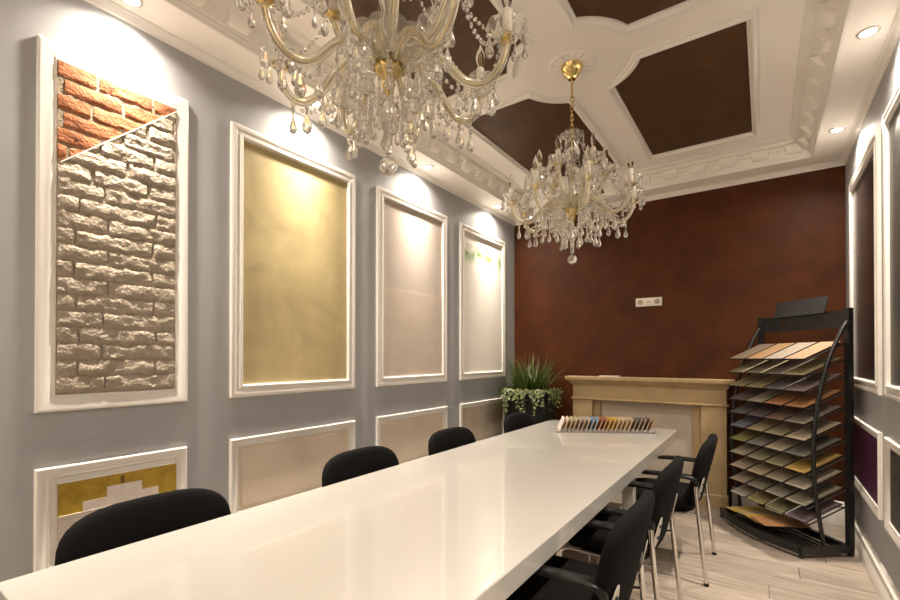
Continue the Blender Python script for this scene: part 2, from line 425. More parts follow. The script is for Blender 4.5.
for x, t in ((-1.95, 'added unseen fill downlight over the white end wall, by the long grey wall'), (-1.3, 'added unseen fill downlight over the white end wall, second from the long grey wall'),
             (-.65, 'added unseen fill downlight over the white end wall, second from the right wall'), (.0, 'added unseen fill downlight over the white end wall, by the right wall')):
    downlight(x, -1.11, t, FRONT_FILL_W, 160, (math.radians(-22), 0, 0))  # added fill row, bounces light off the end wall from out of view

# ------------------------------------------------------------------ framed wall samples
# local frame: x along the wall, y out of the wall, z up ; origin at lower left back corner
UP_PROF = [(0, 0), (0, .015), (.006, .020), (.014, .022), (.026, .021), (.034, .017), (.040, .014), (.050, .014), (.054, .022), (.064, .023), (.070, .020), (.073, .003)]
LO_PROF = [(0, 0), (0, .018), (.005, .022), (.010, .022), (.034, .011), (.040, .010), (.043, .012), (.048, .011), (.052, .004)]
BR_PROF = [(0, 0), (0, .020), (.008, .024), (.016, .024), (.046, .012), (.056, .011), (.060, .015), (.068, .015), (.074, .005)]
def wall_thing(name, wall, y0, y1, z0):
    if wall == 'L': return empty(name, (XL, y1, z0), -PI/2)      # local x -> -y world, local y -> +x
    return empty(name, (XR, y0, z0), PI/2)                       # local x -> +y, local y -> -x
def frame_mesh(w_, h_, prof):
    loops = [[Vector((d, p, d)), Vector((w_-d, p, d)), Vector((w_-d, p, h_-d)), Vector((d, p, h_-d))] for d, p in prof]
    return MB().loft(loops, caps=False)
def framed(wall, y0, y1, z0, z1, mat, label, prof=UP_PROF, name='framed_sample', field=True):
    e = wall_thing(name, wall, y0, y1, z0); w_, h_ = y1-y0, z1-z0
    frame_mesh(w_, h_, prof).build('frame', 'trim', e, smooth=25)
    d = prof[-1][0]-.003
    if field:
        MB().box(d, w_-d, 0, .004, d, h_-d).build('plaster_panel', mat, e)
    if prof is LO_PROF and field and mat != 'trim':
        MB().loft([[Vector((d+q, p, d+q)), Vector((w_-d-q, p, d+q)), Vector((w_-d-q, p, h_-d-q)), Vector((d+q, p, h_-d-q))] for q, p in ((.022, .003), (.022, .0065), (.026, .008))]).build('raised_field', mat, e)
    tag(e, label, 'wall panel')
    return e, w_, h_
ZF0, ZF1, ZL0, ZL1 = 1.16, 2.725, .455, .926
# brick panel ------------------------------------------------------
e, w_, h_ = framed('L', .546, 1.141, ZF0, ZF1, None, 'framed brick panel, orange top corner above greige painted bricks', BR_PROF, field=False)
bx0, bx1, bz0, bz1 = .060, w_-.064, .074, h_-.066
# diagonal (local x grows towards smaller world y): world y .622 z 2.223 -> world y 1.081 z 2.642
dA = Vector((1.141-.622, 0, 2.223-ZF0)); dB = Vector((1.141-1.085, 0, 2.646-ZF0))
dn = Vector((-(dB.z-dA.z), 0, dB.x-dA.x)).normalized()
if dn.z < 0: dn = -dn
def clip(m, side):
    bm = bmesh.new(); vs_ = [bm.verts.new(p) for p in m.v]
    for f in m.f: bm.faces.new([vs_[i] for i in f])
    r = bmesh.ops.bisect_plane(bm, geom=bm.verts[:]+bm.edges[:]+bm.faces[:], plane_co=dA + dn*side*.0015, plane_no=dn*side, clear_inner=True)
    ed = [g for g in r['geom_cut'] if isinstance(g, bmesh.types.BMEdge)]
    if ed: bmesh.ops.holes_fill(bm, edges=bm.edges[:], sides=0)
    o = MB(); bm.verts.index_update(); o.add([v.co.copy() for v in bm.verts], [[v.index for v in f.verts] for f in bm.faces]); bm.free()
    return o if len(o.f) > 4 else None
clip(MB().box(bx0, bx1, .002, .0165, bz0, bz1), 1).build('mortar_bed', 'mortar', e)
clip(MB().box(bx0, bx1, .002, .0160, bz0, bz1), -1).build('mortar_bed', 'gmortar', e)
NC = 20; ch = (bz1-bz0)/NC
def brick_mesh(x0, x1, z0, z1, depth, rough, seed):
    nx, nz = max(4, int((x1-x0)/.010)), 6; m = MB()
    front = []
    for j in range(nz+1):
        for i in range(nx+1):
            u, v = i/nx, j/nz
            x, z = x0+(x1-x0)*u, z0+(z1-z0)*v
            q = Vector((x*18, seed*3.1, z*26))
            d = depth + rough*(noise.noise(q)*.8 + .5*noise.noise(q*3.1))
            if i in (0, nx): d -= rough*.3
            if j == 0: d -= rough*1.25*(.6+.8*abs(noise.noise(q*1.7)))
            if j == nz: d -= rough*.35
            if j == 1: d -= rough*.4*abs(noise.noise(q*2.7))
            dx = rough*.55*noise.noise(q*2.3+Vector((9,0,0))) if 0 < i < nx else 0
            dz = rough*.7*noise.noise(q*1.9+Vector((0,7,0)))
            if i in (0, nx): dx = -(1 if i == nx else -1)*rough*.3*(1+noise.noise(q*2))
            front.append(Vector((x+dx, max(d, .008), z+dz)))
    m.v = [tuple(p) for p in front]; W = nx+1
    for j in range(nz):
        for i in range(nx):
            a = j*W+i; m.f.append((a, a+1, a+W+1, a+W))
    rim = [i for i in range(W)] + [j*W+nx for j in range(1, nz+1)] + [nz*W+i for i in range(nx-1, -1, -1)] + [j*W for j in range(nz-1, 0, -1)]
    o = len(m.v)
    for k in rim: m.v.append((front[k].x, .004, front[k].z))
    R = len(rim)
    for k in range(R):
        m.f.append((rim[k], o+k, o+(k+1)%R, rim[(k+1)%R]))
    m.f.append(tuple(o+k for k in range(R)))
    return m
for c_ in range(NC):
    za, zb = bz0+c_*ch, bz0+(c_+1)*ch
    L = .212 if c_ > 12 else .30; off = (.105 if c_ % 2 else .0) + random.uniform(-.02, .02)
    x = bx0 - L + off
    while x < bx1:
        a, b = max(x, bx0), min(x+L, bx1); x += L + (.010 if c_ > 12 else .004)
        if b-a < .02: continue
        mid_side = (Vector(((a+b)/2, 0, (za+zb)/2))-dA).dot(dn)
        for side, mat, dep, ro, gap in ((1, 'brick', .0205, .0042, .0046), (-1, 'gbrick', .0235, .0075, .0012)):
            if max((Vector((xx, 0, zz))-dA).dot(dn)*side for xx in (a, b) for zz in (za, zb)) < .006: continue
            m = brick_mesh(a+(.001 if a == bx0 else 0), b-(.001 if b == bx1 else 0), za+gap, zb-gap, dep, ro, c_*7+x*3)
            allin = min((Vector((xx, 0, zz))-dA).dot(dn)*side for xx in (a, b) for zz in (za, zb)) > .012
            if not allin: m = clip(m, side)
            if m: m.build('brick', mat, e, smooth=50)
# thin pale strip along the diagonal joint
dd = (dB-dA).normalized()
p0, p1 = dA + dd*.0, dB
m = MB(); m.loft([[p + dn*a + Vector((0, q, 0)) for a, q in ((-.0020, .006), (.0020, .006), (.0020, .0225), (-.0020, .0225))] for p in (p0, p1)])
m.build('divider_strip', 'trim', e)

e2, w_, h_ = framed('L', 1.374, 2.315, ZF0, ZF1, 'gold', 'tall white framed panel of mottled gold plaster')
e3, w_, h_ = framed('L', 2.543, 3.484, ZF0, ZF1, 'beige_s', 'tall white framed panel of two-tone beige plaster')
MB().box(.071, w_-.071, .003, .0075, .071, 1.945-ZF0).build('lower_coat', 'beige', e3)
e4, w_, h_ = framed('L', 3.711, 4.653, ZF0, ZF1, 'green', 'tall white framed cream plaster panel with green marks near its top')
MB().box(.072, w_-.072, .003, .0070, .071, 2.31-ZF0).build('lower_coat', 'cream_t', e4)
# lower panels, left wall
e, w_, h_ = framed('L', .546, 1.141, ZL0, ZL1, 'trim', 'low framed panel with gold leaf band and pale stepped plaster', LO_PROF)
X = lambda wy: 1.141-wy
Zl = lambda wz: wz-ZL0
MB().box(X(1.090), X(.622), .006, .0135, .056, Zl(.7105)).build('cream_board', 'silver_p', e)
MB().box(X(1.090), X(.622), .006, .0155, Zl(.711), Zl(.850)).build('gold_board', 'goldleaf', e)
MB().box(X(1.007), X(.706), .014, .0168, Zl(.7125), Zl(.754)).build('plaster_step', 'silver_p', e)
MB().box(X(.936), X(.795), .014, .0164, Zl(.7545), Zl(.799)).build('plaster_step', 'silver_p', e)
MB().box(X(.863), X(.848), .014, .0160, Zl(.803), Zl(.838)).build('groove', 'goldshade', e)
MB().box(X(1.090), X(.622), .006, .0185, Zl(.7085), Zl(.7110)).build('bead', 'trim', e)
MB().box(X(1.090), X(.622), .006, .0185, Zl(.8500), Zl(.8535)).build('bead', 'trim', e)
framed('L', 1.374, 2.315, ZL0, ZL1, 'low_b', 'low white framed taupe panel below the gold one', LO_PROF)
framed('L', 2.543, 3.484, ZL0, ZL1, 'low_b', 'low white framed taupe panel below the two-tone beige one', LO_PROF)
framed('L', 3.711, 4.653, ZL0, ZL1, 'low_b2', 'low white framed olive-taupe panel beside the planter', LO_PROF)
# right wall
RF = ((3.54, 4.585), (2.36, 3.385))
framed('R', *RF[0], 1.17, 2.715, 'dark_p', 'tall framed glossy dark brown panel on right wall beside the rack')
framed('R', *RF[1], 1.17, 2.715, 'dark_g', 'tall framed charcoal panel at the right picture edge')
framed('R', *RF[0], ZL0, .955, 'purple', 'low framed deep purple panel beside the black rack', LO_PROF)
framed('R', *RF[1], ZL0, .955, 'dark_g', 'low framed dark grey panel at the right picture edge', LO_PROF)

# ------------------------------------------------------------------ table
TX0, TX1, TY0, TY1 = -1.79, -.629, .312, 4.399
tb = empty('conference_table', ((TX0+TX1)/2, (TY0+TY1)/2, 0))
hw, hl = (TX1-TX0)/2, (TY1-TY0)/2
bevel_box(-hw, hw, -hl, hl, .672, .75, .004, 2).build('table_top', 'table', tb)
for sx in (-1, 1):
    for ly in (-1.115, .695):
        bevel_box(sx*(hw-.09)-.035, sx*(hw-.09)+.035, ly-.035, ly+.035, 0, .673, .003, 1).build('leg', 'table', tb, smooth=35)
for ly in (-1.115, .695):
    MB().box(-hw+.12, hw-.12, ly-.02, ly+.02, .61, .672).build('apron', 'table', tb)
tag(tb, 'long cream white gloss conference table with thick top', 'table')

# ------------------------------------------------------------------ chairs (face +y locally)
def superell(a, b, n, k, N, taper=0):
    t = 2*PI*k/N; c, s = math.cos(t), math.sin(t)
    x = a*math.copysign(abs(c)**(2/n), c); z = b*math.copysign(abs(s)**(2/n), s)
    return x*(1+taper*z/b), z
def pad(a, b, n, th, bend, N=36, taper=0, place=None, back=None):
    rings = [(.0, 1), (.35, 1), (.65, .99), (.85, .93), (.94, .78), (.985, .5), (1.0, .0)]
    m = MB(); loops = []
    for sgn in (1, -1):
        seq = rings if sgn > 0 else rings[::-1][1:]
        for s_, q in seq:
            l = []
            for k in range(N):
                x, z = superell(a, b, n, k, N, taper); x *= max(s_, .01); z *= max(s_, .01)
                y = sgn*th/2*q*(1 if sgn > 0 else (.8 if back is None else back)) + bend*(x/a)**2
                p = Vector((x, y, z)); l.append(place @ p if place else p)
            loops.append(l)
    return m.loft(loops)
def make_chair():
    e = empty('visitor_chair')
    # seat
    Ms = Matrix.Translation((0, .0, .445)) @ Matrix.Rotation(-PI/2, 4, 'X') @ Matrix.Identity(4)
    pad(.245, .235, 3.6, .085, 0, taper=.06, place=Matrix.Translation((0, 0, .452)) @ Matrix.Rotation(PI/2, 4, 'X')).build('seat', 'black_f', e, smooth=50)
    pad(.225, .215, 3.6, .03, 0, place=Matrix.Translation((0, 0, .405)) @ Matrix.Rotation(PI/2, 4, 'X')).build('seat_shell', 'black_p', e, smooth=50)
    lean = Matrix.Translation((0, -.268, .657)) @ Matrix.Rotation(math.radians(13), 4, 'X')
    bk = pad(.280, .222, 3.2, .062, .030, taper=.07, place=lean).build('backrest', 'black_f', e, smooth=60)
    pad(.262, .205, 3.2, .02, .030, taper=.07, place=lean @ Matrix.Translation((0, -.019, 0))).build('back_cover', 'black_f', bk, smooth=60)
    # chrome frame
    for s in (-1, 1):
        rear = catmull([(s*.266, -.295, .012), (s*.264, -.275, .20), (s*.262, -.255, .40), (s*.262, -.243, .55), (s*.262, -.240, .628)], 5)
        MB().tube(rear, .0125, 10).build('leg', 'chrome', e, smooth=60)
        front = catmull([(s*.255, .235, .012), (s*.255, .215, .20), (s*.252, .205, .37), (s*.238, .17, .402), (s*.22, .10, .404)], 5)
        MB().tube(front, .0125, 10).build('leg', 'chrome', e, smooth=60)
        for fy in (-.295, .235):
            MB().lathe([(.014, 0), (.016, .004), (.014, .018)], 10, (s*(.266 if fy < 0 else .255), fy, 0)).build('foot_cap', 'black_p', e, smooth=60)
        MB().tube([(s*.262, -.250, .42), (s*.245, -.10, .404), (s*.238, .17, .402)], .010, 8).build('side_rail', 'chrome', e, smooth=60)
        # armrest
        ap = catmull([(s*.262, -.244, .596), (s*.263, -.240, .625), (s*.266, -.213, .645), (s*.270, -.12, .648), (s*.270, .0, .645), (s*.264, .07, .637)], 5)
        n = len(ap); m = MB(); loops = []
        for i, p in enumerate(ap):
            t = (ap[min(i+1, n-1)]-ap[max(i-1, 0)]).normalized(); side = Vector((1, 0, 0)); up = side.cross(t).normalized()
            u = i/(n-1); hw_ = .019+.011*math.sin(PI*min(1, u*1.15)); ht = .0145
            if u > .93: hw_ *= .8; ht *= .7
            loops.append([p + side*hw_*math.copysign(abs(math.cos(a))**.7, math.cos(a)) + up*ht*math.copysign(abs(math.sin(a))**.7, math.sin(a)) for a in [2*PI*k/12 for k in range(12)]])
        m.loft(loops).build('armrest', 'black_p', e, smooth=60)
        # bracket plate with two screws, on the outer edge of the back
        M = lean @ Matrix.Translation((s*.222, -.016, -.085)) @ Matrix.Rotation(s*math.radians(10), 4, 'Z')
        br = pad(.026, .078, 2.2, .006, 0, N=24, taper=-.25, place=M).build('bracket', 'plate', e, smooth=50)
        for dz in (.032, -.024):
            MB().lathe([(.0075, -.001), (.0085, .003), (.006, .006), (.001, .0065)], 10, M=M @ Matrix.Translation((0, -.002, dz)) @ Matrix.Rotation(PI/2, 4, 'X')).build('screw', 'black_p', br, smooth=60)
    MB().tube([(-.238, .15, .404), (.238, .15, .404)], .010, 8).build('cross_bar', 'chrome', e, smooth=60)
    MB().tube([(-.25, -.12, .404), (.25, -.12, .404)], .010, 8).build('cross_bar', 'chrome', e, smooth=60)
    return e
GRP = 'black visitor chairs around the conference table'
ch0 = make_chair()
spots = [(-.675, 1.75, 90, 'black chair with armrests on right side of table, nearest the camera'),
         (-.675, 2.51, 90, 'black chair with armrests on right side, between two similar chairs'),
         (-.590, 3.41, 90, 'black chair with armrests on right side, in front of stone mantel'),
         (-1.572, .737, -90, 'black chair on left side in front of the gold leaf panel'),
         (-1.572, 1.785, -90, 'black chair on left side, second from the brick panel end'),
         (-1.572, 2.67, -90, 'black chair on left side, third from the brick panel end'),
         (-1.572, 3.74, -90, 'black chair on left side closest to the potted plant')]
for i, (x, y, a, lb) in enumerate(spots):
    c = ch0 if i == 0 else copy_tree(ch0)
    c.location = (x, y, 0); c.rotation_euler.z = math.radians(a); tag(c, lb, 'chair', GRP)

# ------------------------------------------------------------------ stone mantel
mx0, mx1 = -1.716, -.285
mt = empty('fireplace_mantel', ((mx0+mx1)/2, YB, 0)); W2 = (mx1-mx0)/2
FY = -.105     # leg front face, wall at 0
def shelf_loops(prof):
    return [[Vector((-W2-d, -.004, z)), Vector((W2+d, -.004, z)), Vector((W2+d, FY-d, z)), Vector((-W2-d, FY-d, z))] for d, z in prof]
MB().loft(shelf_loops([(.004, 1.095), (.012, 1.098), (.016, 1.108), (.034, 1.126), (.048, 1.140), (.052, 1.146), (.066, 1.148), (.068, 1.152), (.068, 1.180), (.064, 1.184)])).build('shelf', 'stone', mt, smooth=30)
MB().loft(shelf_loops([(0, .955), (0, 1.095)])).build('frieze', 'stone', mt)
MB().loft(shelf_loops([(0, .932), (.012, .936), (.016, .942), (.016, .950), (.010, .956)])).build('ledge', 'stone', mt, smooth=30)
for s in (-1, 1):
    xo, xi = s*W2, s*(W2-.205)
    a, b = min(xo, xi), max(xo, xi)
    MB().box(a, b, FY, -.004, .0, .932).build('leg', 'stone', mt)
    MB().loft([[Vector((a-d, -.004, z)), Vector((b+d, -.004, z)), Vector((b+d, FY-d, z)), Vector((a-d, FY-d, z))] for d, z in ((.012, 0), (.012, .115), (.004, .125))]).build('plinth', 'stone', mt)
    xj = s*(W2-.205); xk = s*(W2-.275); a, b = min(xj, xk), max(xj, xk)
    MB().box(a, b, FY+.045, -.004, 0, .932).build('jamb', 'stone', mt)
MB().box(-W2+.27, W2-.27, -.02, -.004, 0, .932).build('back_panel', 'hearth', mt)
tag(mt, 'sand-coloured stone fireplace mantel against the brown wall', 'mantel')
bk = empty('book', (-1.33, 4.83, 1.184), math.radians(3))
MB().box(-.10, .10, -.045, .045, .001, .009).build('pages', 'paper', bk); 
MB().box(-.102, .102, -.047, .046, 0, .0015).build('cover', 'white', bk); MB().box(-.102, .102, -.047, .046, .0088, .0105).build('cover', 'paper', bk)
tag(bk, 'thin white booklet lying on the mantel shelf', 'book')

# triple wall socket
so = empty('wall_socket', (-.962, YB, 1.95))
bevel_box(-.124, .124, -.011, 0, -.043, .043, .003, 2).build('cover_plate', 'white', so, smooth=35)
for dx in (-.079, .079):
    Mx = Matrix.Translation((dx, -.011, 0)) @ Matrix.Rotation(PI/2, 4, 'X')
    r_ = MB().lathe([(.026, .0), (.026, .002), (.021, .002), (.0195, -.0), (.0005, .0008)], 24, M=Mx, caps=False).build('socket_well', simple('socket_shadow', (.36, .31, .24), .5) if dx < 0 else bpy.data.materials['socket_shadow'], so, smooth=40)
    for hx in (-.0095, .0095):
        MB().lathe([(.0032, .0), (.0032, .0025), (.0005, .0026)], 10, M=Matrix.Translation((dx+hx, -.0112, 0)) @ Matrix.Rotation(PI/2, 4, 'X')).build('pin_hole', 'hole', r_)
for hx in (-.008, .008):
    MB().lathe([(.0062, .0), (.0062, .002), (.0005, .0022)], 12, M=Matrix.Translation((hx, -.0108, 0)) @ Matrix.Rotation(PI/2, 4, 'X')).build('jack', 'hole', so)
tag(so, 'white triple wall socket plate on the brown wall', 'socket')

# ------------------------------------------------------------------ planter
pl = empty('potted_plant', (-2.09, 4.52, 0), math.radians(8))
def rr(hx, hy, z, r=.05, n=5):
    out = []
    for cx, cy, a0 in ((hx-r, hy-r, 0), (-hx+r, hy-r, PI/2), (-hx+r, -hy+r, PI), (hx-r, -hy+r, 1.5*PI)):
        out += [Vector((cx+r*math.cos(a0+PI/2*k/n), cy+r*math.sin(a0+PI/2*k/n), z)) for k in range(n+1)]
    return out
MB().loft([rr(.20, .20, 0), rr(.205, .205, .02), rr(.235, .235, .98), rr(.245, .245, .985), rr(.245, .245, 1.01), rr(.22, .22, 1.012), rr(.215, .215, .96), rr(.02, .02, .958)]).build('pot', 'pot', pl, smooth=35)
MB().loft([rr(.217, .217, .955), rr(.217, .217, .978)]).build('soil', 'soil', pl)
g = MB(); rnd = random.Random(3)
for k in range(330):
    a = rnd.uniform(0, 2*PI); r = .17*math.sqrt(rnd.random()); bx, by = r*math.cos(a), r*math.sin(a)
    L = rnd.uniform(.20, .50); out = rnd.uniform(.03, .30)*(.4+r/.17)
    aa = a + rnd.uniform(-.7, .7); d = Vector((math.cos(aa), math.sin(aa), 0)); sd = Vector((-d.y, d.x, 0)); wd = rnd.uniform(.003, .0055)
    droop = rnd.uniform(0, .25)
    vs_ = []; N = 5
    for i in range(N+1):
        t = i/N; p = Vector((bx, by, .975)) + d*out*t**1.6 + Vector((0,0,L*(t - droop*t**3)))
        ww = wd*(1-t**2)+.0004
        p.x = max(p.x, -.335); p.y = min(p.y, .335)
        vs_ += [p-sd*ww, p+sd*ww]
    g.add(vs_, [(2*i, 2*i+1, 2*i+3, 2*i+2) for i in range(N)])
go = g.build('grass_blades', 'grass', pl); go['kind'] = 'stuff'
iv = MB()
def leaf(p, nrm, s, roll):
    n_ = Vector(nrm).normalized(); t = n_.cross(Vector((0,0,1))); t = t.normalized() if t.length > .01 else Vector((1,0,0)); b_ = n_.cross(t)
    t2 = t*math.cos(roll)+b_*math.sin(roll); b2 = -t*math.sin(roll)+b_*math.cos(roll)
    pts = [(0,-.5,0),(.32,-.45,.06),(.55,-.05,.02),(.25,.1,.08),(0,.65,-.05),(-.25,.1,.08),(-.55,-.05,.02),(-.32,-.45,.06)]
    iv.add([p + (t2*x + b2*y + n_*z)*s for x, y, z in pts] + [p], [(i, (i+1) % 8, 8) for i in range(8)])
stems = MB()
for k in range(64):
    # trailing strands over the rim
    side = k % 4; u = rnd.uniform(-.24, .24)
    ex, ey = {0: (u, -.25), 1: (-.25, u), 2: (u, .25), 3: (.25, u)}[side]
    nrm = {0: (0,-1,0), 1: (-1,0,0), 2: (0,1,0), 3: (1,0,0)}[side]; nv = Vector(nrm)
    ln = rnd.uniform(.03, .22)*(1.35 if rnd.random() < .2 else 1)
    path = [Vector((ex, ey, 1.0))-nv*.12, Vector((ex, ey, 1.035))-nv*.03, Vector((ex, ey, 1.01))+nv*.02, Vector((ex+rnd.uniform(-.03,.03), ey, 1.01-ln))+nv*.03]
    pc = catmull(path, 6); stems.tube(pc, .0016, 5)
    for q in pc[2:]:
        for _ in range(rnd.choice((1, 2, 2))):
            leaf(q + Vector((rnd.uniform(-.02,.02), rnd.uniform(-.02,.02), rnd.uniform(-.018,.018))) + nv*.008, nv + Vector((rnd.uniform(-.6,.6), rnd.uniform(-.6,.6), rnd.uniform(0,.9))), rnd.uniform(.016, .030), rnd.uniform(0, 6.28))
so_ = stems.build('ivy_stems', 'grass', pl); so_['kind'] = 'stuff'
io = iv.build('ivy_leaves', 'ivy', pl); io['kind'] = 'stuff'
tag(pl, 'tall charcoal planter of grass and trailing variegated ivy in corner', 'plant')

# ------------------------------------------------------------------ acrylic chip tray on the table
ang = math.atan2(4.063-3.649, -.742+1.459); TL = .828
td = Vector((math.cos(ang), math.sin(ang), 0)); tn = Vector((-td.y, td.x, 0))
tc_ = Vector((-1.459, 3.649, .75)) + td*TL/2 + tn*.085
tr = empty('chip_tray', tc_, ang)
MB().box(-TL/2, TL/2, -.085, .085, .002, .008).build('base', 'acrylic', tr)
MB().box(-TL/2, TL/2, -.085, -.080, .008, .034).build('front_lip', 'acrylic', tr)
MB().box(-TL/2, TL/2, .080, .085, .008, .034).build('back_lip', 'acrylic', tr)
MB().box(-TL/2, -TL/2+.005, -.080, .080, .008, .05).build('end_lip', 'acrylic', tr)
MB().box(TL/2-.005, TL/2, -.080, .080, .008, .034).build('end_lip', 'acrylic', tr)
for sx in (-1, 1):
    for sy in (-1, 1):
        MB().lathe([(.006, 0), (.006, .002)], 8, (sx*(TL/2-.03), sy*.06, 0)).build('foot', 'acrylic', tr)
tag(tr, 'clear acrylic tray holding a row of colour chips on the table', 'tray')
chips = [('white', (.72,.64,.58)), ('off-white', (.68,.58,.5)), ('pale green', (.45,.42,.27)), ('sage', (.40,.38,.24)), ('grey-mauve', (.36,.31,.30)), ('pale mauve', (.40,.34,.33)), ('light grey', (.36,.34,.34)),
         ('blue', (.13,.25,.46)), ('sky blue', (.16,.30,.52)), ('brick red', (.28,.085,.05)), ('rust red', (.30,.10,.06)), ('ochre yellow', (.55,.33,.05)), ('golden yellow', (.60,.38,.07)), ('pale yellow', (.60,.44,.20)),
         ('beige', (.56,.42,.28)), ('sand', (.58,.45,.31)), ('cream', (.60,.48,.34)), ('slate grey', (.10,.10,.11)), ('charcoal', (.07,.07,.08)), ('dark grey', (.12,.11,.11)), ('graphite', (.06,.06,.07)), ('taupe', (.35,.25,.17))]
NCH = len(chips)
ords = 'first second third fourth fifth sixth seventh eighth ninth tenth eleventh twelfth'.split()
for k, (nm, colr) in enumerate(chips):
    p = tc_ + td*(-TL/2+.045 + k*(TL-.09)/(NCH-1)) + Vector((0, 0, .0085))
    e = empty('colour_chip', p, ang)
    M = Matrix.Rotation(math.radians(22), 4, 'Y')
    m = bevel_box(-.004, .004, -.070, .070, 0, .122, .0015, 1); m.v = [tuple(M @ Vector(v)) for v in m.v]
    mz = min(v[2] for v in m.v); m.v = [(v[0], v[1], v[2]-mz) for v in m.v]
    m.build('card', simple('chip_wood_edge', (.42,.27,.15), .6) if k == 0 else bpy.data.materials['chip_wood_edge'], e)
    m2 = MB().box(-.0062, -.004, -.068, .068, .004, .1205); m2.v = [tuple(M @ Vector(v) - Vector((0, 0, mz))) for v in m2.v]
    m2.build('paint_face', swatch(colr), e)
    where = ('%s from the plant end' % ords[k]) if k < 11 else ('%s from the mantel-side end' % ords[NCH-1-k])
    tag(e, '%s colour chip in the acrylic tray, %s' % (nm, where), 'colour chip', 'colour chips standing in the acrylic tray')

# ------------------------------------------------------------------ black sample rack
RB = Vector((.490, 4.19, 0)); LB = Vector((-.018, 4.81, 0))
ux = (LB-RB).normalized(); RW = (LB-RB).length; nf = Vector((-ux.y, ux.x, 0))      # local x: right -> left (seen from front), local y: towards the room
if nf.y > 0: nf = -nf
rk = empty('sample_rack', RB, math.atan2(ux.y, ux.x))
# local +y is ux rotated by +90 deg ; the room side is sgn*y
SG = 1 if (Vector((-ux.y, ux.x, 0))).dot(nf) > 0 else -1
Y_ = lambda d: SG*d
def lbox(x0, x1, d0, d1, z0, z1, M=None):
    a, b = sorted((Y_(d0), Y_(d1))); return MB().box(x0, x1, a, b, z0, z1, M)
RD = .38
for x in (0, RW):
    lbox(x-.018, x+.018, -.012, .024, .02, 1.735).build('post', 'black_m', rk)
lbox(.018, RW-.018, -.004, .006, 1.60, 1.725).build('header_panel', 'black_m', rk)
for x in (RW*.27, RW*.70):
    lbox(x-.010, x+.010, .0061, .0075, 1.635, 1.69).build('slot', 'brown', rk)
# tilted sign board above header
Ms = Matrix.Translation((RW*.50, Y_(.03), 1.715)) @ Matrix.Rotation(math.radians(-SG*(-18)), 4, 'X')
MB().box(-.235, .235, -.004, .004, 0, .135, Ms).build('top_board', 'black_m', rk)
# base with bowed front rail
lbox(0, RW, -.012, .02, .02, .07).build('rear_rail', 'black_m', rk)
for x in (0, RW):
    lbox(x-.018, x+.018, .0, RD, .03, .075).build('side_rail', 'black_m', rk)
fp = [(RW*t/14, Y_(RD+.075*math.sin(PI*t/14))) for t in range(15)]
m = MB(); loops = []
for i, (x, y) in enumerate(fp):
    loops.append([Vector((x, y-.012, .03)), Vector((x, y+.012, .03)), Vector((x, y+.012, .085)), Vector((x, y-.012, .085))])
m.loft(loops).build('front_rail', 'black_m', rk, smooth=40)
for k in range(1, 7):
    lbox(.018, RW-.018, k*.052-.008, k*.052+.008, .040, .050).build('slat', 'black_m', rk)
for x in (.0, RW):
    for d in (.0, RD-.01):
        MB().lathe([(.016, 0), (.018, .01), (.012, .032)], 10, (x, Y_(d), 0)).build('foot', 'black_m', rk, smooth=50)
# curved side hoops
for x in (.0, RW):
    pth = catmull([(x, Y_(.02), 1.64), (x, Y_(.075), 1.55), (x, Y_(.175), 1.33), (x, Y_(.245), 1.05), (x, Y_(.275), .75), (x, Y_(.262), .45), (x, Y_(.215), .15), (x, Y_(.20), .06)], 6)
    MB().tube(pth, .0135, 8).build('hoop', 'black_m', rk, smooth=60)
# shelves of four sample boards
NR = 11; pitch = .1145
zf0 = 1.372      # front edge height of the top row
rack_cols = [
 [('cream', (.22,.145,.085)), ('pale grey', (.19,.155,.12)), ('tan orange', (.19,.112,.054)), ('taupe', (.125,.092,.062))],
 [('khaki', (.27,.21,.115)), ('grey-brown', (.16,.125,.10)), ('olive grey', (.20,.165,.105)), ('drab olive', (.26,.22,.13))],
 [('dusty mauve', (.20,.145,.13)), ('slate', (.14,.125,.125)), ('mustard olive', (.27,.215,.11)), ('straw olive', (.28,.23,.12))],
 [('rust orange', (.33,.155,.065)), ('burnt orange', (.34,.16,.07)), ('pale sage', (.30,.27,.20)), ('dark plum grey', (.11,.085,.082))],
 [('warm grey', (.19,.155,.125)), ('reddish brown', (.17,.105,.08)), ('dark plum', (.11,.085,.085)), ('blue-black', (.10,.09,.095))],
 [('cream beige', (.40,.33,.225)), ('khaki green', (.25,.215,.13)), ('sand olive', (.33,.265,.165)), ('slate blue', (.15,.15,.19))],
 [('dark green grey', (.14,.13,.105)), ('pale beige', (.38,.315,.225)), ('grey green', (.20,.185,.15)), ('moss green', (.22,.20,.07))],
 [('golden ochre', (.44,.29,.085)), ('olive', (.24,.21,.125)), ('grey olive', (.24,.215,.14)), ('pale stone', (.33,.285,.22))],
 [('light stone', (.34,.29,.215)), ('warm stone', (.30,.25,.185)), ('sandy tan', (.40,.315,.205)), ('pinkish sand', (.38,.29,.21))],
 [('pale olive', (.30,.27,.19)), ('stone grey', (.28,.245,.19)), ('dull green grey', (.22,.195,.145)), ('pinkish taupe', (.33,.255,.19))],
 [('muted violet', (.17,.125,.135)), ('leaf olive', (.22,.205,.105)), ('mustard green', (.31,.255,.105)), ('silver stone', (.36,.315,.26))],
]
bw = (RW-.03)/4
poss = ['rightmost', 'second from right', 'second from left', 'leftmost']
